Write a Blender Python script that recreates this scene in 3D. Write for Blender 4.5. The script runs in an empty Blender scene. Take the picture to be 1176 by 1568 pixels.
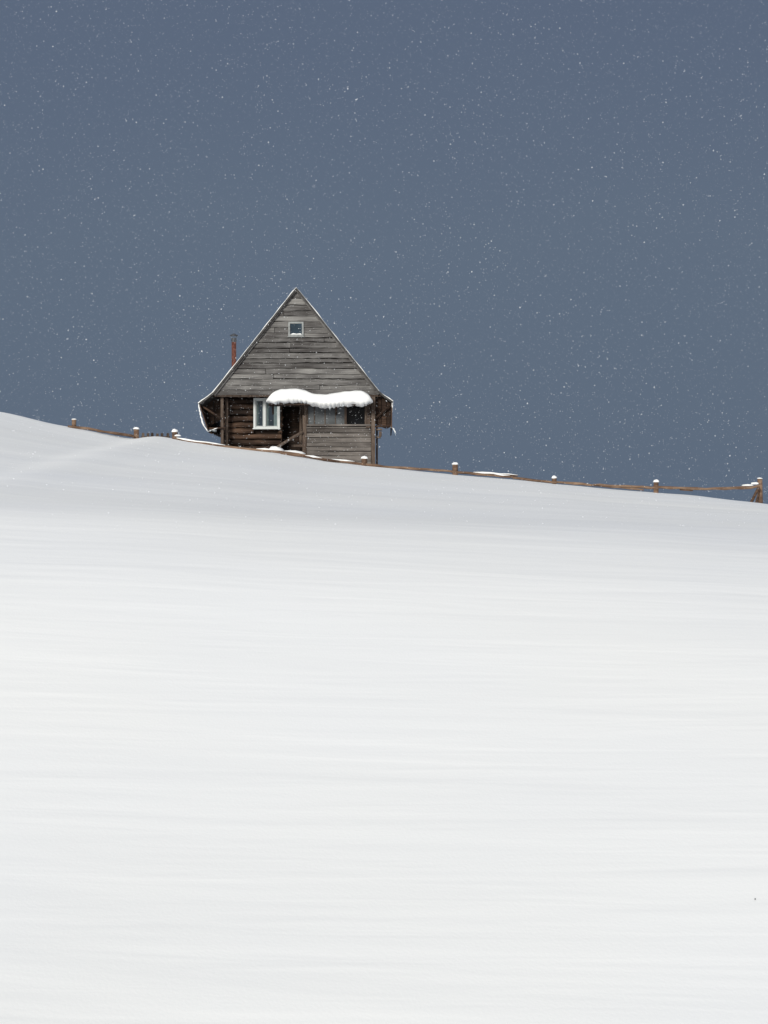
import bpy, math, random, bisect
from mathutils import Vector, noise
random.seed(7)
scene = bpy.context.scene
K = 0.00036667          # tangent per reference pixel
UC, VC = 588.0, 784.0
def X(u, y): return (u-UC)*K*y
def Z(v, y): return (VC-v)*K*y
def lerp_tab(tab, x):
    if x <= tab[0][0]: return tab[0][1]
    if x >= tab[-1][0]: return tab[-1][1]
    for i in range(len(tab)-1):
        a, b = tab[i], tab[i+1]
        if a[0] <= x <= b[0]:
            t = (x-a[0])/(b[0]-a[0])
            return a[1]+(b[1]-a[1])*t
def smooth_tab(tab, x, r):
    s = 0; n = 7
    for i in range(n):
        s += lerp_tab(tab, x+(i-(n-1)/2)/((n-1)/2)*r)
    return s/n
def sstep(a, b, x):
    t = max(0, min(1, (x-a)/(b-a))); return t*t*(3-2*t)

# ------------------------------------------------------------------ materials
def new_mat(name):
    m = bpy.data.materials.new(name); m.use_nodes = True
    nt = m.node_tree; b = nt.nodes["Principled BSDF"]
    return m, nt, b
def N(nt, t, **kw):
    n = nt.nodes.new(t)
    for k, v in kw.items():
        try: setattr(n, k, v)
        except Exception: pass
    return n
def ramp(nt, stops):
    r = N(nt, 'ShaderNodeValToRGB')
    cr = r.color_ramp
    while len(cr.elements) < len(stops): cr.elements.new(0.5)
    for e, (p, c) in zip(cr.elements, stops):
        e.position = p; e.color = (c[0], c[1], c[2], 1)
    return r

def wood_mat(name, dark, mid, light, gscale=(0.8, 6, 22), rough=0.85):
    m, nt, b = new_mat(name)
    tc = N(nt, 'ShaderNodeTexCoord'); at = N(nt, 'ShaderNodeAttribute'); at.attribute_name = "tint"
    off = N(nt, 'ShaderNodeVectorMath', operation='SCALE'); off.inputs['Scale'].default_value = 13.7
    nt.links.new(at.outputs['Vector'], off.inputs[0])
    add = N(nt, 'ShaderNodeVectorMath', operation='ADD')
    nt.links.new(tc.outputs['Object'], add.inputs[0]); nt.links.new(off.outputs[0], add.inputs[1])
    mp = N(nt, 'ShaderNodeMapping'); mp.inputs['Scale'].default_value = gscale
    nt.links.new(add.outputs[0], mp.inputs[0])
    n1 = N(nt, 'ShaderNodeTexNoise'); n1.inputs['Scale'].default_value = 1.6
    n1.inputs['Detail'].default_value = 6; n1.inputs['Roughness'].default_value = 0.65
    nt.links.new(mp.outputs[0], n1.inputs['Vector'])
    n2 = N(nt, 'ShaderNodeTexNoise'); n2.inputs['Scale'].default_value = 1.1; n2.inputs['Detail'].default_value = 3
    nt.links.new(add.outputs[0], n2.inputs['Vector'])
    a = N(nt, 'ShaderNodeMath', operation='MULTIPLY_ADD'); a.inputs[1].default_value = 1.35
    nt.links.new(n1.outputs['Fac'], a.inputs[0])
    c = N(nt, 'ShaderNodeMath', operation='MULTIPLY_ADD'); c.inputs[1].default_value = 1.0; c.inputs[2].default_value = -0.87
    nt.links.new(n2.outputs['Fac'], c.inputs[0]); 
    d = N(nt, 'ShaderNodeMath', operation='MULTIPLY_ADD'); d.inputs[1].default_value = 0.42
    nt.links.new(at.outputs['Fac'], d.inputs[0]); nt.links.new(c.outputs[0], d.inputs[2])
    nt.links.new(d.outputs[0], a.inputs[2])
    r = ramp(nt, [(0.12, dark), (0.5, mid), (0.9, light)])
    nt.links.new(a.outputs[0], r.inputs[0]); nt.links.new(r.outputs[0], b.inputs['Base Color'])
    b.inputs['Roughness'].default_value = rough
    b.inputs['Specular IOR Level'].default_value = 0.2
    bp = N(nt, 'ShaderNodeBump'); bp.inputs['Strength'].default_value = 0.5; bp.inputs['Distance'].default_value = 0.01
    nt.links.new(n1.outputs['Fac'], bp.inputs['Height']); nt.links.new(bp.outputs[0], b.inputs['Normal'])
    return m

M_GREY = wood_mat("weathered_grey_wood", (.036,.032,.031), (.110,.105,.103), (.235,.228,.22))
M_PORCH = wood_mat("porch_plank_wood", (.04,.034,.031), (.108,.096,.089), (.22,.198,.182))
M_BROWN_SHADED = wood_mat("shaded_brown_log_wood", (.009,.006,.005), (.036,.022,.016), (.12,.072,.048))  # brown wood, base colour darkened to stand in for shade under the overhang
M_FENCE = wood_mat("fence_wood", (.035,.02,.013), (.135,.083,.056), (.28,.19,.13), gscale=(1.5,6,10))
M_POST = wood_mat("post_wood", (.025,.017,.013), (.08,.058,.046), (.18,.14,.112), gscale=(14,14,1.2))
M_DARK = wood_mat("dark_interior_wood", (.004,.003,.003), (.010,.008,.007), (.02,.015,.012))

def snow_mat(name, ground=False):
    m, nt, b = new_mat(name)
    tc = N(nt, 'ShaderNodeTexCoord')
    b.inputs['Roughness'].default_value = 0.7
    b.inputs['Specular IOR Level'].default_value = 0.15
    n0 = N(nt, 'ShaderNodeTexNoise'); n0.inputs['Scale'].default_value = 0.12; n0.inputs['Detail'].default_value = 3
    nt.links.new(tc.outputs['Object'], n0.inputs['Vector'])
    r = ramp(nt, [(0.3, (.865,.875,.885)), (0.7, (.89,.892,.878))])
    nt.links.new(n0.outputs['Fac'], r.inputs[0]); nt.links.new(r.outputs[0], b.inputs['Base Color'])
    n1 = N(nt, 'ShaderNodeTexNoise'); n1.inputs['Scale'].default_value = 30; n1.inputs['Detail'].default_value = 4
    nt.links.new(tc.outputs['Object'], n1.inputs['Vector'])
    b1 = N(nt, 'ShaderNodeBump'); b1.inputs['Strength'].default_value = 0.2; b1.inputs['Distance'].default_value = 0.01
    nt.links.new(n1.outputs['Fac'], b1.inputs['Height'])
    last = b1
    if ground:
        for rot,scl,dist in ((-17,(0.10,0.7,1),.030),(10,(0.16,1.5,1),.013),(-20,(0.3,3.0,1),.008)):
            mp = N(nt, 'ShaderNodeMapping'); mp.inputs['Rotation'].default_value = (0,0,math.radians(rot)); mp.inputs['Scale'].default_value = scl
            nt.links.new(tc.outputs['Object'], mp.inputs[0])
            n2 = N(nt, 'ShaderNodeTexNoise'); n2.inputs['Scale'].default_value = 1.0; n2.inputs['Detail'].default_value = 2.5
            n2.inputs['Distortion'].default_value = 0.6
            nt.links.new(mp.outputs[0], n2.inputs['Vector'])
            b2 = N(nt, 'ShaderNodeBump'); b2.inputs['Strength'].default_value = 1.0; b2.inputs['Distance'].default_value = dist
            nt.links.new(n2.outputs['Fac'], b2.inputs['Height']); nt.links.new(last.outputs[0], b2.inputs['Normal'])
            last = b2
    nt.links.new(last.outputs[0], b.inputs['Normal'])
    return m
M_SNOWG = snow_mat("ground_snow", True)
M_SNOW = snow_mat("snow")

def plain(name, col, rough=0.6, metal=0.0, spec=0.3, var=0.25, sc=9.0):
    m, nt, b = new_mat(name)
    tc = N(nt, 'ShaderNodeTexCoord'); n = N(nt, 'ShaderNodeTexNoise'); n.inputs['Scale'].default_value = sc; n.inputs['Detail'].default_value = 5
    nt.links.new(tc.outputs['Object'], n.inputs['Vector'])
    r = ramp(nt, [(0.3, tuple(c*(1-var) for c in col)), (0.7, tuple(min(1, c*(1+var)) for c in col))])
    nt.links.new(n.outputs['Fac'], r.inputs[0]); nt.links.new(r.outputs[0], b.inputs['Base Color'])
    b.inputs['Roughness'].default_value = rough; b.inputs['Metallic'].default_value = metal
    b.inputs['Specular IOR Level'].default_value = spec
    return m
M_WHITE = plain("white_window_paint", (.60,.63,.63), 0.45, var=0.06)
M_GREYPAINT = plain("grey_window_paint", (.24,.25,.25), 0.6, var=0.25)
M_GLASS = plain("window_glass", (.02,.035,.05), 0.08, spec=0.3, var=0.4, sc=3)
M_DGLASS = plain("dark_window_glass", (.005,.006,.008), 0.15, spec=0.12, var=0.4, sc=3)
M_CURT = plain("curtain_cloth", (.20,.26,.27), 0.9, var=0.12)
M_FILM = plain("plastic_sheeting", (.085,.093,.10), 0.55, spec=.2, var=0.3, sc=4)
M_RUST = plain("rusty_metal", (.11,.038,.026), 0.75, var=0.5, sc=14)
M_METAL = plain("galvanised_metal", (.06,.065,.075), 0.5, metal=0.2, var=0.3)
M_ROOF = plain("dark_roofing", (.05,.048,.047), 0.8, var=0.3)
M_ICE = plain("ice", (.62,.68,.73), 0.25, spec=0.5, var=0.05)
M_FLAKE = plain("snowflake", (.85,.87,.9), 0.8, var=0.02)

# ------------------------------------------------------------------ mesh builder
class MB:
    def __init__(s): s.v=[]; s.f=[]; s.t=[]
    def poly(s, vs, fs, tint=None):
        if tint is None: tint = random.random()
        o = len(s.v); s.v += [tuple(p) for p in vs]
        for f in fs: s.f.append(tuple(i+o for i in f)); s.t.append(tint)
    def box(s, x0,x1,y0,y1,z0,z1,tint=None, j=0.0):
        r = lambda: random.uniform(-j, j)
        a,b,c,d = r(),r(),r(),r()
        vs=[(x0,y0,z0+a),(x1,y0,z0+b),(x1,y1,z0+b),(x0,y1,z0+a),(x0,y0,z1+c),(x1,y0,z1+d),(x1,y1,z1+d),(x0,y1,z1+c)]
        s.poly(vs,[(0,3,2,1),(4,5,6,7),(0,1,5,4),(1,2,6,5),(2,3,7,6),(3,0,4,7)],tint)
    def prism(s, pts, y0, y1, tint=None):   # pts: list of (x,z), extruded along y
        n=len(pts)
        vs=[(p[0],y0,p[1]) for p in pts]+[(p[0],y1,p[1]) for p in pts]
        fs=[tuple(range(n)), tuple(range(2*n-1,n-1,-1))]+[((i+1)%n,i,i+n,(i+1)%n+n) for i in range(n)]
        s.poly(vs,fs,tint)
    def tube(s, pts, rads, n=10, tint=None, wob=0.0, cap=True):
        pts=[Vector(p) for p in pts]; rings=[]
        vs=[]
        for i,p in enumerate(pts):
            d=(pts[min(i+1,len(pts)-1)]-pts[max(i-1,0)]).normalized()
            up=Vector((0,0,1)) if abs(d.z)<0.9 else Vector((0,1,0))
            a=d.cross(up).normalized(); b=d.cross(a).normalized()
            for k in range(n):
                th=2*math.pi*k/n; r=rads[i]*(1+random.uniform(-wob,wob))
                vs.append(p+a*math.cos(th)*r+b*math.sin(th)*r)
        fs=[]
        for i in range(len(pts)-1):
            for k in range(n):
                k2=(k+1)%n
                fs.append((i*n+k,i*n+k2,(i+1)*n+k2,(i+1)*n+k))
        if cap:
            fs.append(tuple(range(n-1,-1,-1))); fs.append(tuple((len(pts)-1)*n+k for k in range(n)))
        s.poly(vs,fs,tint)
    def blob(s, c, rx, ry, rz, nu=14, nv=8, flat=0.35, amp=0.12):
        vs=[];fs=[]; sd=random.random()*50
        for j in range(nv+1):
            ph=-math.pi/2+math.pi*j/nv
            for i in range(nu):
                th=2*math.pi*i/nu
                d=Vector((math.cos(ph)*math.cos(th),math.cos(ph)*math.sin(th),math.sin(ph)))
                q=1+amp*noise.noise(d*1.7+Vector((sd,0,0)))*2
                z=d.z*rz*(flat if d.z<0 else 1)
                vs.append((c[0]+d.x*rx*q,c[1]+d.y*ry*q,c[2]+z*q))
        for j in range(nv):
            for i in range(nu):
                i2=(i+1)%nu; fs.append((j*nu+i,j*nu+i2,(j+1)*nu+i2,(j+1)*nu+i))
        s.poly(vs,fs,0.5)
    def done(s, name, mat, parent=None, smooth=False, bevel=0):
        o0 = parent.location if parent else Vector((0,0,0))
        me=bpy.data.meshes.new(name); me.from_pydata([tuple(Vector(v)-o0) for v in s.v],[],s.f)
        at=me.attributes.new("tint",'FLOAT','FACE')
        at.data.foreach_set("value", s.t)
        me.materials.append(mat)
        if smooth: me.polygons.foreach_set("use_smooth",[True]*len(me.polygons))
        me.update()
        ob=bpy.data.objects.new(name,me); scene.collection.objects.link(ob)
        if parent: ob.parent=parent
        if bevel:
            b=ob.modifiers.new("bevel",'BEVEL'); b.width=bevel; b.segments=1; b.limit_method='ANGLE'
        return ob
def empty(name, loc):
    e=bpy.data.objects.new(name,None); e.location=loc; e.empty_display_size=0.5
    scene.collection.objects.link(e); return e

# ------------------------------------------------------------------ terrain
YC=59.5
SKY=[(-3000,560),(-900,575),(-300,600),(0,630),(80,648),(110,654),(160,664),(200,671),(222,669),(240,667),(262,670),(290,676),(340,683),(400,690),(430,694),(500,706),(560,713),(600,717),(700,727),(800,735),(850,741),(950,750),(1050,758),(1150,769),(1176,772),(1400,785),(2500,830)]
def slope(y):
    if y>YC: 
        return -0.05-0.012*min(y-YC,20) if y<120 else -0.05-0.24*max(0,1-(y-120)/200)
    s=0.060
    s+= (0.31-0.060)*(1-sstep(23.0,33,y))
    s+= (0-0.31)*(1-sstep(10.2,13.5,y))
    s+= -0.42*(1-sstep(6.5,10.2,y))
    s+= 0.42*(1-sstep(-1,3.5,y))
    return s
ys=[i*0.25 for i in range(-40,2001)]
zz=[0.0]*len(ys)
ic=min(range(len(ys)),key=lambda i:abs(ys[i]-YC))
zz[ic]=1.484
for i in range(ic+1,len(ys)): zz[i]=zz[i-1]+slope((ys[i]+ys[i-1])/2)*0.25
for i in range(ic-1,-1,-1): zz[i]=zz[i+1]-slope((ys[i]+ys[i+1])/2)*0.25
def prof(y):
    if y<=ys[0]: return zz[0]+0.02*(ys[0]-y)
    if y>=ys[-1]: return zz[-1]-0.05*(y-ys[-1])
    t=(y-ys[0])/0.25; i=int(t); 
    if i>=len(zz)-1: return zz[-1]
    f=t-i; return zz[i]*(1-f)+zz[i+1]*f
def terrain(x,y):
    u=x/(K*YC)+UC
    zc=Z(smooth_tab(SKY,u,10),YC)
    if y<YC: w=1-0.72*min(1,(YC-y)/38.0)
    else: w=max(0.3,1-(y-YC)/150)
    if y<6: w=w*max(0,min(1,(y+20)/26))
    z=prof(y)+(zc-1.484)*w
    near=1-sstep(52,59,y)*0.9
    nn=1-sstep(30,45,y)*0.6
    a=math.radians(18); xr=x*math.cos(a)+y*math.sin(a); yr=-x*math.sin(a)+y*math.cos(a)
    z+=near*nn*0.11*noise.noise(Vector((xr*0.07,yr*0.26,1.7)))
    a=math.radians(-7); xr=x*math.cos(a)+y*math.sin(a); yr=-x*math.sin(a)+y*math.cos(a)
    z+=near*0.018*noise.noise(Vector((xr*0.10,yr*0.55,9.1)))
    z+=near*0.2*noise.noise(Vector((x*0.05,y*0.07,4.4)))
    if 58<y<63: z+=0.02*noise.noise(Vector((x*0.9,y*0.9,3.3)))
    return z
def axis(segs):
    out=[]
    for a,b,st in segs:
        n=max(1,round((b-a)/st))
        out+=[a+(b-a)*i/n for i in range(n)]
    out.append(segs[-1][1]); return out
gx=axis([(-900,-200,100),(-200,-60,14),(-60,-20,1.6),(-20,20,0.16),(20,60,1.6),(60,200,14),(200,900,100)])
gy=axis([(-600,-60,60),(-60,-4,3),(-4,12,0.5),(12,56,0.2),(56,66,0.14),(66,80,0.7),(80,200,8),(200,1200,80)])
g=MB(); nx=len(gx)
vs=[(x,y,terrain(x,y)) for y in gy for x in gx]
fs=[(j*nx+i,j*nx+i+1,(j+1)*nx+i+1,(j+1)*nx+i) for j in range(len(gy)-1) for i in range(nx-1)]
g.poly(vs,fs,0.5)
g.done("snow_covered_hill",M_SNOWG,None,smooth=True)

# ------------------------------------------------------------------ cabin
YF=62.0; YB=69.0
cabin=empty("wooden_cabin",(X(454,YF),YF+3.5,terrain(X(454,YF),YF)))
def x(u,y=YF): return X(u,y)
def z(v,y=YF): return Z(v,y)
AP=(454,442.5); LE=(327,603); LK=(305,619); RE=(581,602); RK=(601,616)
def tri_u(v, side):
    t=(v-AP[1])/(604-AP[1])
    return AP[0]+((328.5-AP[0]) if side<0 else (581-AP[0]))*t
gb=MB()
gb.prism([(x(AP[0]),z(AP[1]+3)),(x(329),z(604)),(x(580),z(604))],YF+0.03,YF+0.09,0.0)
gb.done("gable_backing",M_DARK,cabin)
gb=MB()
v=604.5; rows=[]
while v>AP[1]+6:
    h=random.uniform(7.0,10.4); v1=max(v-h,AP[1]+2.5)
    rows.append((v,v1)); v=v1
for (vb,vt) in rows:
    gap=random.uniform(0.8,1.5)
    ul0,ur0=tri_u(vb,-1),tri_u(vb,1); ul1,ur1=tri_u(vt+gap,-1),tri_u(vt+gap,1)
    L=ur0-ul0
    cuts=[0]
    if L>50:
        for k in range(random.choice([0,0,1,1])): cuts.append(random.uniform(0.15,0.85))
    cuts=sorted(cuts)+[1]
    base=random.uniform(0.1,0.85)
    for c0,c1 in zip(cuts[:-1],cuts[1:]):
        if c1-c0<0.04: continue
        j=[random.uniform(-0.8,0.8) for _ in range(4)]
        e=0.35
        xa0=ul0+L*c0+(e if c0>0 else 0); xb0=ul0+L*c1-(e if c1<1 else 0)
        xa1=(ul1 if c0==0 else min(max(xa0,ul1),ur1)); xb1=(ur1 if c1==1 else max(min(xb0,ur1),ul1))
        pr=random.uniform(0,0.015)
        n=max(1,int((xb0-xa0)/8)); 
        vs=[]
        for i in range(n+1):
            t=i/n; w0=random.uniform(-.5,.5); w1=random.uniform(-.35,.35)
            ub=xa0+(xb0-xa0)*t; ut=xa1+(xb1-xa1)*t
            vb_=vb+(j[0]*(1-t)+j[1]*t)+w0; vt_=vt+gap+(j[2]*(1-t)+j[3]*t)+w1
            vs+=[(x(ub),YF-0.026-pr,z(vb_)),(x(ut),YF+0.002-pr*0.5,z(vt_)),(x(ut),YF+0.028,z(vt_)),(x(ub),YF+0.028,z(vb_))]
        fs=[]
        for i in range(n):
            o=4*i
            fs+=[(o,o+4,o+5,o+1),(o+1,o+5,o+6,o+2),(o+3,o+7,o+4,o)]
        fs+=[(0,1,2,3),(4*n+3,4*n+2,4*n+1,4*n)]
        gb.poly(vs,fs,max(0,min(1,base+random.uniform(-.25,.25))))
gb.done("gable_siding",M_GREY,cabin)
b=MB()
b.box(x(326),x(584),YF-0.0,YF+0.16,z(607.5),z(604.6),0.15)
for k in range(18):
    uu=334+k*14.3
    b.box(x(uu),x(uu+3.2),YF+0.16,YF+1.1,z(607),z(604.8),0.2)
b.done("gable_beam",M_POST,cabin)
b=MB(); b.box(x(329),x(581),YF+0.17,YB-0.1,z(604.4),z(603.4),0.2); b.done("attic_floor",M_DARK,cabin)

def roof_line(s, side):
    E,Kk=(LE,LK) if side<0 else (RE,RK)
    d1=math.dist(AP,E); d2=math.dist(E,Kk); d=s*(d1+d2)
    if d<=d1: t=d/d1; return AP[0]+(E[0]-AP[0])*t, AP[1]+(E[1]-AP[1])*t
    t=(d-d1)/d2; return E[0]+(Kk[0]-E[0])*t, E[1]+(Kk[1]-E[1])*t
def nrm(s,side):
    a=roof_line(max(0,s-0.03),side); c=roof_line(min(1,s+0.03),side)
    dx,dz=(c[0]-a[0]),-(c[1]-a[1]); l=math.hypot(dx,dz); dx/=l; dz/=l
    return (-dz,dx) if side>0 else (dz,-dx)
for side,nm in((-1,"roof_left"),(1,"roof_right")):
    r=MB(); n=24; top=[];bot=[]
    for i in range(n+1):
        s=i/n; u,v=roof_line(s,side); nx_,nz_=nrm(s,side)
        if s==0: nx_,nz_=0,1
        top.append((x(u)+nx_*0.03,z(v)+nz_*0.03)); bot.append((x(u)-nx_*0.035,z(v)-nz_*0.035))
    for i in range(n):
        r.prism([top[i],top[i+1],bot[i+1],bot[i]] if side>0 else [top[i+1],top[i],bot[i],bot[i+1]],YF-0.16,YB,0.4)
    r.done(nm,M_ROOF,cabin)
    sn=MB(); n=70; m=34; grid=[]
    y0s=YF-0.135
    for jy in range(m+1):
        yy=y0s+(YB+0.05-y0s)*jy/m
        for i in range(n+1):
            s=i/n; u,v=roof_line(s,side); nx_,nz_=nrm(s,side)
            if s<0.02: nx_,nz_=0,1
            dep=sstep(0.3,1.8,yy-YF)
            th=0.012+0.022*noise.noise(Vector((s*11,yy*0.9,side*3)))
            if side<0: th+=0.008
            th+=dep*0.03+dep*0.07*max(0,noise.noise(Vector((s*5,yy*0.5,side*7))))
            if side<0: th+=dep*0.16*math.exp(-((s-0.63)/0.05)**2)
            th+=(0.03 if side<0 else 0.015)*math.exp(-((s-1)/0.05)**2)
            th=max(0.006,th)*(1 if s<0.985 else 0.6)
            grid.append((x(u)+nx_*(0.032+th),yy,z(v)+nz_*(0.032+th)))
    base=[]
    for jy in (0,m):
        yy=y0s+(YB+0.05-y0s)*jy/m
        for i in range(n+1):
            s=i/n; u,v=roof_line(s,side); nx_,nz_=nrm(s,side)
            if s<0.02: nx_,nz_=0,1
            base.append((x(u)+nx_*0.032,yy,z(v)+nz_*0.032))
    fs=[(j*(n+1)+i,j*(n+1)+i+1,(j+1)*(n+1)+i+1,(j+1)*(n+1)+i) for j in range(m) for i in range(n)]
    o=len(grid)
    for i in range(n): fs.append((i,i+1,o+i+1,o+i)); fs.append((m*(n+1)+i,m*(n+1)+i+1,o+n+1+i+1,o+n+1+i))
    fs.append((n,)+tuple(j*(n+1)+n for j in range(1,m+1))+(o+2*(n+1)-1,o+n))
    sn.poly(grid+base,fs,0.5)
    sn.done("roof_snow_"+("left" if side<0 else "right"),M_SNOW,cabin,smooth=False)

b=MB()
for side in(-1,1):
    E=LE if side<0 else RE
    for a,c in(((AP[0],AP[1]+1.6),(E[0],E[1]+1.6)),):
        b.prism([(x(a[0]),z(a[1])),(x(c[0]),z(c[1])),(x(c[0]-side*3),z(c[1]+1.2)),(x(a[0]),z(a[1]+3.4))][::1],YF-0.10,YF-0.045,0.35)
b.done("barge_boards",M_GREY,cabin)

sk=MB()
def skirt(p0,p1,side):
    yy=YF-0.1
    while yy<YB-0.2:
        wdt=random.uniform(.14,.22); jj=random.uniform(-1.5,2.0)
        q=(p1[0]+random.uniform(-.4,.4),p1[1]+jj)
        a=(x(p0[0]),z(p0[1])); c=(x(q[0]),z(q[1])); t=0.03*side
        sk.prism([a,c,(c[0]+t,c[1]),(a[0]+t,a[1])],yy,yy+wdt-0.012)
        yy+=wdt
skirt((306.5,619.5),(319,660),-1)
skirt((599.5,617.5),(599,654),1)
sk.done("eave_skirts",M_BROWN_SHADED,cabin)
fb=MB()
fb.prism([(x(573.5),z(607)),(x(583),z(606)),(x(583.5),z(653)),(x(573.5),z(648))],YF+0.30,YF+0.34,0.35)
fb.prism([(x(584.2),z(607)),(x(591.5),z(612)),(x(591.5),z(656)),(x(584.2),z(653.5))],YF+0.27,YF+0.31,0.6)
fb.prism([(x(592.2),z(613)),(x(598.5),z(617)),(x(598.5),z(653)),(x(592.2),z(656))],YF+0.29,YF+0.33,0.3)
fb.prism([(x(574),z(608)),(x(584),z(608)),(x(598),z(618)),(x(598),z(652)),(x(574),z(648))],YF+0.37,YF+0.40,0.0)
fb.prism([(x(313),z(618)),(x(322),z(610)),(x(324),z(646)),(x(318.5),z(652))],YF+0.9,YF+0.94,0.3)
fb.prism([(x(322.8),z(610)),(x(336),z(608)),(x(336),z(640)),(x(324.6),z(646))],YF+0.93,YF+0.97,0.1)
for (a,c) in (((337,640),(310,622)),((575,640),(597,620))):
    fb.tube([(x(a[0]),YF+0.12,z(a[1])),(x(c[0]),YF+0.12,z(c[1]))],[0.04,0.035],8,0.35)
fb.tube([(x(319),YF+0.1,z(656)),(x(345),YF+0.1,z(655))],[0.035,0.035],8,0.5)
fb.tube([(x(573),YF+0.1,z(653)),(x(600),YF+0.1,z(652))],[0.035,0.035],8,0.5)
fb.done("eave_boards",M_BROWN_SHADED,cabin)
sr=MB()
def rim(pts,r0,yy0):
    P=[];R=[]
    n=len(pts)
    for i in range((n-1)*5+1):
        t=i/5; k=min(int(t),n-2); f=t-k
        P.append((x(pts[k][0]+(pts[k+1][0]-pts[k][0])*f)+random.uniform(-.012,.012),yy0,z(pts[k][1]+(pts[k+1][1]-pts[k][1])*f)))
        R.append(r0*random.uniform(.5,1.4))
    R[0]*=.4; R[-1]*=.3
    sr.tube(P,R,8,0.5)
rim([(304.8,618),(306,627),(308.5,639),(312,651),(318.5,661)],0.024,YF-0.12)
rim([(318,661),(325,658),(333,655)],0.014,YF+0.05)
rim([(600.5,616),(601,625)],0.014,YF-0.12)
rim([(598,654),(602,656),(606,663)],0.016,YF+0.0)
for yy in [62.3+0.5*i for i in range(13)]:
    sr.blob((x(305.5)-0.01,yy,z(621)),0.04,0.3,0.05)
sr.done("eave_snow",M_SNOW,cabin,smooth=True)

YW=62.85
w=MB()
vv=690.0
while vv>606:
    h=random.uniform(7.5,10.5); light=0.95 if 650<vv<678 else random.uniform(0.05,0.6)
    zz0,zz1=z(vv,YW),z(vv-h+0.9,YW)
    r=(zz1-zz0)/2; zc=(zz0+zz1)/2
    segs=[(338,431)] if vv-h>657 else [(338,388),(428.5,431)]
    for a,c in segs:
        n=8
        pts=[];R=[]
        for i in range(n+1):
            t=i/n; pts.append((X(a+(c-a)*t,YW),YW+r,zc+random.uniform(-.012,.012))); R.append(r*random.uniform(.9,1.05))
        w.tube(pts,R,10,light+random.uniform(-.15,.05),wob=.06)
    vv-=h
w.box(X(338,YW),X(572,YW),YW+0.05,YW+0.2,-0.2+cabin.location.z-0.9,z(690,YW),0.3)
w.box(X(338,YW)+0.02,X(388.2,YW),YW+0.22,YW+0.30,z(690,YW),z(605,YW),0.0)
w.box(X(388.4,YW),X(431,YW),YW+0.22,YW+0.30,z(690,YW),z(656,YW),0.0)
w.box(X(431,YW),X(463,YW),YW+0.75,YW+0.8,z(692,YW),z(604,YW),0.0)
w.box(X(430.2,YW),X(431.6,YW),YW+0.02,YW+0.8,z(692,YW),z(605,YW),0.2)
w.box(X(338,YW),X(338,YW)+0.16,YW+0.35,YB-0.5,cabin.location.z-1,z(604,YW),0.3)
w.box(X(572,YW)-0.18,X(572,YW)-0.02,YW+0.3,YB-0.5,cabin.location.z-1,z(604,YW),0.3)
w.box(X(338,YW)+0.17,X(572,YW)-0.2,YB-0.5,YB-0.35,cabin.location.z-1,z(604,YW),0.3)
w.done("log_walls",M_BROWN_SHADED,cabin,smooth=False)
w=MB(); w.prism([(x(AP[0]),z(AP[1]+4)),(x(329),z(604)),(x(580),z(604))],YB-0.3,YB-0.25,0.4); w.done("rear_gable",M_GREY,cabin)
p=MB()
p.box(x(337),x(341.5),YF+0.2,YF+0.32,z(694),z(607.6),0.55)
p.box(x(342.6),x(347.5),YF+0.45,YF+0.6,z(694),z(607.6),0.25)
for k in range(5): p.tube([(x(339.5),YF+0.55,z(652+7.5*k)),(x(346),YF+0.55,z(652+7.5*k))],[0.07,0.07],8,random.random())
p.box(x(463.2),x(469.3),YF+0.02,YF+0.15,z(702),z(620),0.7)
p.box(x(457.5),x(461),YF+0.5,YF+0.6,z(702),z(607.6),0.25)
p.box(x(568.6),x(574.6),YF-0.02,YF+0.12,z(720),z(607.6),0.6)
p.box(x(560.2),x(567.6),YF+0.02,YF+0.14,z(655),z(607.6),0.45)
p.box(x(575.6),x(578.6),YF+0.3,YF+0.42,z(718),z(650),0.3)
p.box(x(575),x(585),YF+0.15,YF+0.5,z(658.5),z(656),0.7)
p.box(x(575),x(583),YF+0.15,YF+0.5,z(670.5),z(668),0.5)
p.box(x(580),x(584.5),YF+0.22,YF+0.4,z(668),z(660),0.4)
p.done("corner_posts",M_POST,cabin,bevel=0.008)

pl=MB()
vv=722.0
while vv>653:
    h=random.uniform(6.5,9); vt=max(vv-h,652.5); sp=random.uniform(480,555); base=random.uniform(.3,.8)
    cut=[469.6,sp,568.2] if random.random()<.5 else [469.6,568.2]
    for a,c in zip(cut[:-1],cut[1:]):
        pl.box(x(a),x(c-0.3),YF+0.06+random.uniform(-.008,.008),YF+0.09,z(vv),z(vt+0.9),base+random.uniform(-.2,.2),j=0.012)
    vv=vt
pl.box(x(469.6),x(568.2),YF+0.0,YF+0.12,z(652.4),z(649.6),0.45)
pl.done("porch_planks",M_PORCH,cabin)
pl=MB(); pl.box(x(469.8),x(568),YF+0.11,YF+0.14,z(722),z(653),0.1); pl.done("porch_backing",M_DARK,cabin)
f=MB(); f.box(x(470.5),x(528),YF+0.07,YF+0.085,z(649.4),z(618),0.5); f.done("porch_sheeting",M_FILM,cabin)
f=MB()
f.box(x(480.5),x(482),YF+0.03,YF+0.068,z(649.4),z(618),0.6)
f.box(x(497),x(498.2),YF+0.03,YF+0.068,z(649.4),z(618),0.6)
f.box(x(513),x(514.2),YF+0.03,YF+0.068,z(649.4),z(618),0.6)
f.box(x(470),x(471.6),YF+0.03,YF+0.068,z(649.4),z(618),0.2)
f.box(x(527.4),x(530.6),YF+0.01,YF+0.09,z(649.4),z(616),0.4)
f.box(x(558.6),x(560),YF+0.01,YF+0.09,z(649.4),z(616),0.4)
f.done("porch_window_bars",M_POST,cabin)
f=MB(); f.box(x(530.8),x(558.4),YF+0.25,YF+0.27,z(649.4),z(616),0.5); f.done("porch_dark_window",M_DGLASS,cabin)

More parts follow.
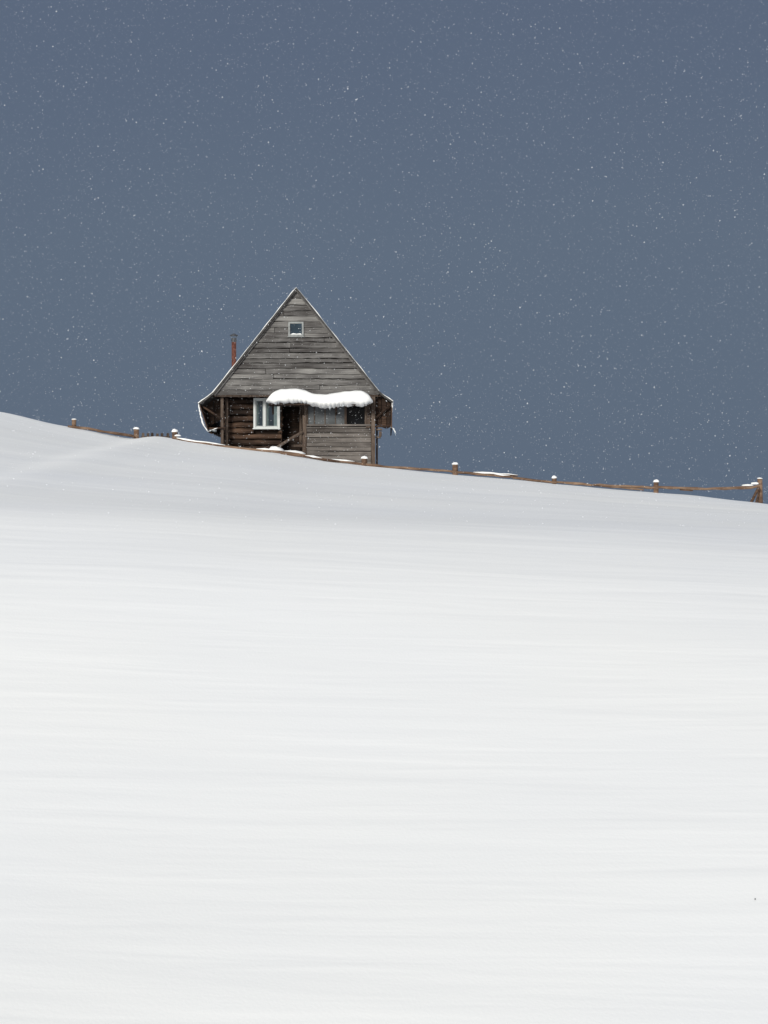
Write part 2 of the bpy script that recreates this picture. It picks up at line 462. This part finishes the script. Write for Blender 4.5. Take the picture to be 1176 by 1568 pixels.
YN=62.78
wf=MB()
def frame(mb,u0,u1,v0,v1,t,ya,yb,y=YN):
    mb.box(X(u0,y),X(u0+t,y),ya,yb,Z(v1,y),Z(v0,y),.5)
    mb.box(X(u1-t,y),X(u1,y),ya,yb,Z(v1,y),Z(v0,y),.5)
    mb.box(X(u0+t,y),X(u1-t,y),ya,yb,Z(v0+t,y),Z(v0,y),.5)
    mb.box(X(u0+t,y),X(u1-t,y),ya,yb,Z(v1,y),Z(v1-t,y),.5)
frame(wf,388,428.6,609.5,656.5,3.0,YN,YN+0.12)
wf.box(X(403.6,YN),X(406.2,YN),YN+0.01,YN+0.10,Z(653.5,YN),Z(612.5,YN),.5)
wf.box(X(387,YN),X(429.6,YN),YN-0.06,YN-0.003,Z(657.3,YN),Z(655.7,YN),.5)
frame(wf,391.3,403.4,612.7,653.3,1.1,YN+0.03,YN+0.09)
frame(wf,406.4,425.4,612.7,653.3,1.1,YN+0.03,YN+0.09)
wf.done("window_frame",M_WHITE,cabin,bevel=0.006)
gl=MB(); gl.box(X(391,YN),X(425.6,YN),YN+0.105,YN+0.115,Z(653.6,YN),Z(612.4,YN),.5); gl.done("window_glass",M_GLASS,cabin)
cu=MB()
def curtain(u0,u1):
    n=24; vs=[]
    for i in range(n+1):
        u=u0+(u1-u0)*i/n; dy=0.012*math.sin(i*1.9)
        vs+=[(X(u,YN),YN+0.088+dy*.6,Z(652.2,YN)),(X(u,YN),YN+0.088+dy*.6,Z(614,YN))]
    cu.poly(vs,[(2*i,2*i+2,2*i+3,2*i+1) for i in range(n)],.5)
curtain(392.5,395.5); curtain(407.6,411); curtain(419,424.2)
cu.done("window_curtains",M_CURT,cabin)

af=MB()
frame(af,441.5,465,493,515,2.6,YF-0.07,YF-0.03,YF)
af.box(x(440.5),x(466),YF-0.09,YF-0.03,z(516.4),z(515.1),.5)
af.done("attic_window_frame",M_GREYPAINT,cabin)
ag=MB(); ag.box(x(444),x(462.5),YF-0.045,YF-0.035,z(512.6),z(495.4),.5); ag.done("attic_window_glass",M_GLASS,cabin)
asn=MB(); asn.prism([(x(444.3),z(512.3)),(x(449),z(510.4)),(x(454),z(511.4)),(x(460),z(510.6)),(x(462.2),z(512.3))][::-1],YF-0.055,YF-0.047,.5); asn.done("attic_window_snow",M_SNOW,cabin)

hr=MB()
hr.tube([(x(463),YF-0.05,z(662)),(x(443),YF-0.25,z(674)),(x(422),YF-0.5,z(688))],[0.05,0.055,0.05],8,0.6)
hr.box(x(446),x(463),YF+0.1,YF+0.16,z(684),z(680.5),0.3)
hr.box(x(432),x(463),YF+0.1,YF+0.6,z(700),z(694),0.3)
hr.done("step_handrail",M_POST,cabin)

YP0,YP1=61.05,61.98
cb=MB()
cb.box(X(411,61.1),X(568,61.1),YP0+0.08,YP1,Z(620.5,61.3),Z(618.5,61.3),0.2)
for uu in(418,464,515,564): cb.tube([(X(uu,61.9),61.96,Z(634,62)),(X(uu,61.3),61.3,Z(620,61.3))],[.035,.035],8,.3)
cb.done("porch_canopy",M_BROWN_SHADED,cabin)
TOP=[(407,612),(410,607),(415,602.5),(422,598.5),(432,595.5),(445,594.3),(458,595),(468,597.5),(478,601.5),(488,603.8),(500,603.3),(515,601),(530,598.8),(545,597.3),(556,598),(564,601.5),(569,607),(571,613)]
BOT=[(407,616),(420,618.5),(440,617),(460,616.5),(475,619),(488,622.5),(505,623),(520,621),(540,619.5),(558,621.5),(571,617)]
cs=MB(); n=164; m=24; vs=[]; yc=(YP0+YP1)/2-0.02; hd=0.62
for i in range(n+1):
    u=407+164*i/n
    tv=smooth_tab(TOP,u,2)+0.5*noise.noise(Vector((u*.12,2.2,0))); bv=lerp_tab(BOT,u)
    ed=min(1,math.sqrt(max(0,1-abs((u-489)/82)**10))+0.02)
    bv+=ed*(1.8*abs(math.sin(u*0.33+math.sin(u*.11)*2))-0.8+1.2*noise.noise(Vector((u*.25,7,0))))
    zt=Z(tv,61.2); zb=Z(bv,61.0); zc=(zt+zb)/2; hh=(zt-zb)/2*(0.15+0.85*ed)
    for k in range(m):
        th=2*math.pi*k/m; c=math.cos(th); s=math.sin(th)
        e=0.62
        dy=math.copysign(abs(c)**e,c)*hd*(0.25+0.75*ed); dz=math.copysign(abs(s)**e,s)*hh
        yy=yc+dy; yy=min(yy,YF-0.03)
        nn=noise.noise(Vector((u*.08,c*1.5,s*1.5)))*0.04
        vs.append((X(u,61.2),yy-nn,zc+dz+nn*.6))
fs=[(i*m+k,(i+1)*m+k,(i+1)*m+(k+1)%m,i*m+(k+1)%m) for i in range(n) for k in range(m)]
fs+=[tuple(range(m)),tuple(n*m+k for k in range(m-1,-1,-1))]
cs.poly(vs,fs,.5); cs.done("canopy_snow",M_SNOW,cabin,smooth=True)
icc=MB()
for i in range(26):
    u=random.uniform(412,568); l=random.uniform(0.03,0.08)*(2 if random.random()<.12 else 1)
    yy=YP0+random.uniform(-.02,.08); z0=Z(lerp_tab(BOT,u)-1.5,61)
    icc.tube([(X(u,61),yy,z0),(X(u,61),yy,z0-l*.5),(X(u,61),yy,z0-l)],[.014,.009,.002],6,.5)
for k in range(8):
    u=random.uniform(313,333); l=random.uniform(.05,.12)
    icc.tube([(x(u),YF,z(658)),(x(u),YF,z(658)-l)],[.010,.002],6,.5)
icc.tube([(x(603),YF,z(656)),(x(606),YF,z(667))],[.016,.004],6,.5)
icc.done("icicles",M_ICE,cabin,smooth=True)

YCH=65.0
ch=MB()
cx=X(358.2,YCH)
ch.tube([(cx,YCH,Z(580,YCH)),(cx,YCH,Z(522,YCH))],[.085,.085],16,.5)
ch.done("chimney_pipe",M_RUST,cabin,smooth=True)
ch=MB()
ch.tube([(cx,YCH,Z(524,YCH)),(cx,YCH,Z(517.5,YCH))],[.092,.092],16,.5)
for a in(-.09,.09): ch.box(cx+a-.008,cx+a+.008,YCH-.01,YCH+.01,Z(518,YCH),Z(512.8,YCH),.5)
ch.tube([(cx,YCH,Z(514.5,YCH)),(cx,YCH,Z(513.2,YCH)),(cx,YCH,Z(510.8,YCH))],[.155,.145,.03],16,.5)
ch.tube([(cx,YCH,Z(521.5,YCH)),(cx,YCH,Z(520.5,YCH))],[.11,.11],16,.5)
ch.done("chimney_cap",M_METAL,cabin)

# ------------------------------------------------------------------ fence
YR=59.25
fence=empty("wooden_fence",(X(640,YR),YR,terrain(X(640,YR),YR)))
rails=MB(); rsn=MB()
def rail(pts,r,yoff=0.0,tint=None,snow=0.0):
    P=[];R=[]
    n=len(pts)
    for i in range(n-1):
        a,c=pts[i],pts[i+1]; k=max(1,int((c[0]-a[0])/12))
        for q in range(k):
            t=q/k; P.append((a[0]+(c[0]-a[0])*t,a[1]+(c[1]-a[1])*t))
    P.append(pts[-1])
    W=[(X(p[0],YR),YR+yoff,Z(p[1]+random.uniform(-.45,.45),YR)) for p in P]
    R=[r*random.uniform(.8,1.15) for _ in W]; R[-1]*=.8; R[0]*=.85
    rails.tube(W,R,9,tint,wob=.08)
    if snow>0:
        run=[];
        for i,wp in enumerate(W):
            on=noise.noise(Vector((wp[0]*.9,3.1,yoff*9)))+snow>0.35
            if on: run.append((wp[0],wp[1],wp[2]+R[i]*.85))
            if (not on or i==len(W)-1):
                if len(run)>=3:
                    rr=[0.012]+[random.uniform(.025,.042) for _ in run[1:-1]]+[0.012]
                    rsn.tube(run,rr,8,.5)
                run=[]
rail([(104,653),(135,656.5),(160,661),(204,666.5)],.042,snow=.1,tint=.7)
rail([(150,660),(207,669)],.04,yoff=-.1,tint=.4)
rail([(266,671),(300,677.5),(345,683)],.04,snow=.7,tint=.3)
rail([(335,683),(380,687.5),(430,692),(470,698.5),(512,706)],.048,snow=.3,tint=.75)
rail([(495,704.5),(530,707),(556,711)],.045,snow=.3,tint=.5)
rail([(430,694),(480,701),(520,706.5)],.035,yoff=-.1,snow=.3,tint=.3)
rail([(552,710.5),(600,715.5),(640,718),(695,722)],.042,snow=-.05,tint=.8)
rail([(690,722),(745,727),(793,731.5)],.042,snow=.25,tint=.4)
rail([(725,724),(793,728.5)],.03,yoff=.1,snow=.9,tint=.2)
rail([(785,731.5),(820,736),(852,739)],.04,snow=.05,tint=.6)
rail([(845,737.5),(880,740),(905,742.5),(960,744.5),(1008,747.5)],.042,snow=0.02,tint=.85)
rail([(905,743),(950,747),(985,750)],.032,yoff=-.1,snow=0,tint=.5)
rail([(1000,745.5),(1040,747.5),(1080,748.5),(1110,748),(1150,747),(1166,743.5)],.048,snow=0,tint=.85)
rail([(1040,749.5),(1060,751)],.03,yoff=-.1,snow=0,tint=.2)
posts=MB(); caps=MB()
def post(u,vt,w,cap=1,lean=0.0,tint=.5,yoff=0.05):
    zt=Z(vt,YR); xb=X(u,YR); zb=terrain(xb,YR)-0.5
    r=w*K*YR/2
    posts.tube([(xb-lean,YR+yoff,zb),(xb-lean*.3,YR+yoff,(zb+zt)/2),(xb,YR+yoff,zt)],[r*1.05,r,r*.95],10,tint,wob=.05)
    if cap: caps.blob((xb,YR+yoff,zt+0.005),r*1.12,r*1.12,cap*0.068)
post(113,642.5,7,.5,tint=.7)
post(208.5,657,8.5,1,tint=.3)
post(267.5,661,9,1.3,tint=.3)
post(558,702,9.5,1.2,tint=.3)
post(697,711,9,1,tint=.5)
post(849,732,7.5,1.1,tint=.4)
post(1005,738,8,1.2,tint=.4)
post(1164,733,8,.5,tint=.7,lean=-.03)
posts.tube([(X(1147,YR),YR-.2,Z(772,YR)),(X(1162,YR),YR,Z(746,YR))],[.05,.045],9,.3)
posts.tube([(X(1156,YR),YR-.1,Z(773,YR)),(X(1163,YR),YR-.05,Z(748,YR))],[.035,.03],9,.1)
for (u,v,a,c_) in ((1145,743.5,.20,.045),(1156,741,.14,.06),(272,667.5,.12,.05)): caps.blob((X(u,YR),YR,Z(v,YR)),a,.09,c_)
rails.done("rails",M_FENCE,fence); rsn.done("rail_snow",M_SNOW,fence,smooth=True)
posts.done("posts",M_FENCE,fence); caps.done("post_snow_caps",M_SNOW,fence,smooth=True)

YK=61.0
pk=empty("picket_fence",(X(240,YK),YK,terrain(X(240,YK),YK)))
q=MB()
for u in(219,226.5,233,241,248,257):
    t=random.uniform(-1,1); xx=X(u,YK)
    q.prism([(xx-.045,Z(682,YK)),(xx+.045,Z(682,YK)),(xx+.045,Z(663.5+t,YK)),(xx,Z(662.3+t,YK)),(xx-.045,Z(663.5+t,YK))],YK,YK+.03,random.random()*.4)
q.box(X(216,YK),X(260,YK),YK+.032,YK+.06,Z(670,YK),Z(668,YK),.2)
q.done("pickets",M_POST,pk)

sd=MB()
sd.blob((X(420,59.8),59.8,Z(692,59.8)),.30,.25,.16,20,10,amp=.2)
sd.blob((X(436,60.3),60.4,Z(697,60.3)),.6,.35,.16,20,10,amp=.2)
sd.done("snow_drift",M_SNOW,None,smooth=True)

def hit(u,v):
    y=12.0
    while y<58:
        if Z(v,y)<terrain(X(u,y),y): return y
        y+=.05
ty=hit(1156,1379); 
tw=MB(); tx=X(1156,ty); tz=terrain(tx,ty)
tw.tube([(tx,ty,tz-.05),(tx+.002,ty,tz+.008),(tx+.004,ty,tz+.02)],[.004,.003,.002],6,.1)
tw.tube([(tx+.002,ty,tz+.006),(tx-.005,ty,tz+.014)],[.003,.002],5,.1)
tw.done("twig",M_DARK,None)

# ------------------------------------------------------------------ falling snow (one mesh in the air volume)
fv=[];ff=[]
octf=[(0,2,4),(2,1,4),(1,3,4),(3,0,4),(2,0,5),(1,2,5),(3,1,5),(0,3,5)]
cnt=0; R=random.Random(3)
while cnt<60000:
    if cnt<25: y=R.uniform(5,12)
    else: y=R.uniform(22**3,78**3)**(1/3) if R.random()<.6 else R.uniform(22,60)
    xx=R.uniform(-.28,.28)*y+R.uniform(-2,2); zq=R.uniform(-.01,.32)*y
    if zq<4 and y>14 and zq<terrain(xx,y)+.1: continue
    if abs(xx-cabin.location.x)<3.6 and 61<y<69.5: continue
    q=R.random()
    r=(.0026+.0068*q**4.0) if cnt>=25 else R.uniform(.0015,.0028)
    ex,ey,ez=[R.uniform(.6,1.1)*r for _ in range(3)]
    o=len(fv)
    fv+=[(xx+ex,y,zq),(xx-ex,y,zq),(xx,y+ey,zq),(xx,y-ey,zq),(xx,y,zq+ez),(xx,y,zq-ez)]
    ff+=[(a+o,b_+o,c+o) for a,b_,c in octf]
    cnt+=1
me=bpy.data.meshes.new("falling_snow"); me.from_pydata(fv,[],ff); me.materials.append(M_FLAKE)
ob=bpy.data.objects.new("falling_snow",me); scene.collection.objects.link(ob)

# ------------------------------------------------------------------ light
SE=math.radians(18); AZ=math.radians(200)   # sun behind the camera, a little to the left
sun=bpy.data.lights.new("sun",'SUN'); sun.energy=2.95; sun.angle=math.radians(16); sun.color=(1,.968,.875)
so=bpy.data.objects.new("sun",sun); scene.collection.objects.link(so)
d=Vector((math.sin(AZ)*math.cos(SE),math.cos(AZ)*math.cos(SE),math.sin(SE)))
so.rotation_euler=d.to_track_quat('Z','Y').to_euler()
world=bpy.data.worlds.new("World"); scene.world=world; world.use_nodes=True
nt=world.node_tree; nt.nodes.clear()
out=N(nt,'ShaderNodeOutputWorld'); sky=N(nt,'ShaderNodeTexSky'); sky.sky_type='NISHITA'; sky.sun_disc=False
sky.sun_elevation=SE; sky.sun_rotation=AZ; sky.air_density=1.0; sky.dust_density=2.0
bgs=N(nt,'ShaderNodeBackground'); bgs.inputs[1].default_value=0.08; nt.links.new(sky.outputs[0],bgs.inputs[0])
tc=N(nt,'ShaderNodeTexCoord'); sp=N(nt,'ShaderNodeSeparateXYZ'); nt.links.new(tc.outputs['Generated'],sp.inputs[0])
def mr(src,a,b_,c,d_):
    n=N(nt,'ShaderNodeMapRange',interpolation_type='SMOOTHSTEP'); n.inputs[1].default_value=a; n.inputs[2].default_value=b_; n.inputs[3].default_value=c; n.inputs[4].default_value=d_
    nt.links.new(src,n.inputs[0]); return n
my=mr(sp.outputs['Y'],0.25,0.75,0,1); mz=mr(sp.outputs['Z'],0.40,0.75,1,0)
bank=N(nt,'ShaderNodeMath',operation='MULTIPLY'); nt.links.new(my.outputs[0],bank.inputs[0]); nt.links.new(mz.outputs[0],bank.inputs[1])
gr=mr(sp.outputs['Z'],-0.02,0.32,0,1)
nz=N(nt,'ShaderNodeTexNoise'); nz.inputs['Scale'].default_value=3.5; nz.inputs['Detail'].default_value=4
nt.links.new(tc.outputs['Generated'],nz.inputs['Vector'])
ad=N(nt,'ShaderNodeMath',operation='MULTIPLY_ADD'); ad.inputs[1].default_value=.6; nt.links.new(nz.outputs['Fac'],ad.inputs[0])
sb=N(nt,'ShaderNodeMath',operation='SUBTRACT'); nt.links.new(gr.outputs[0],sb.inputs[0]); sb.inputs[1].default_value=.3
nt.links.new(sb.outputs[0],ad.inputs[2])
dk=ramp(nt,[(0,(.109,.147,.208)),(.5,(.115,.152,.212)),(1,(.104,.137,.204))])
nt.links.new(ad.outputs[0],dk.inputs[0])
mx=N(nt,'ShaderNodeMix',data_type='RGBA'); nt.links.new(bank.outputs[0],mx.inputs['Factor'])
mx.inputs['A'].default_value=(.495,.52,.575,1); nt.links.new(dk.outputs[0],mx.inputs['B'])
bgc=N(nt,'ShaderNodeBackground'); nt.links.new(mx.outputs['Result'],bgc.inputs[0]); bgc.inputs[1].default_value=1
fm=N(nt,'ShaderNodeMapRange'); fm.inputs[3].default_value=.85; fm.inputs[4].default_value=.985; nt.links.new(bank.outputs[0],fm.inputs[0])
ms=N(nt,'ShaderNodeMixShader'); nt.links.new(fm.outputs[0],ms.inputs[0]); nt.links.new(bgs.outputs[0],ms.inputs[1]); nt.links.new(bgc.outputs[0],ms.inputs[2])
nt.links.new(ms.outputs[0],out.inputs[0])

# ------------------------------------------------------------------ camera
cam=bpy.data.cameras.new("camera"); co=bpy.data.objects.new("camera",cam); scene.collection.objects.link(co)
co.location=(0,0,0); co.rotation_euler=(math.radians(90),0,0)
cam.sensor_fit='HORIZONTAL'; cam.sensor_width=24; cam.lens=12/(588*K)
cam.clip_start=.1; cam.clip_end=3000
cam.dof.use_dof=True; cam.dof.focus_distance=60; cam.dof.aperture_fstop=3.5
scene.camera=co
scene.view_settings.view_transform='Standard'; scene.view_settings.look='None'; scene.view_settings.exposure=0
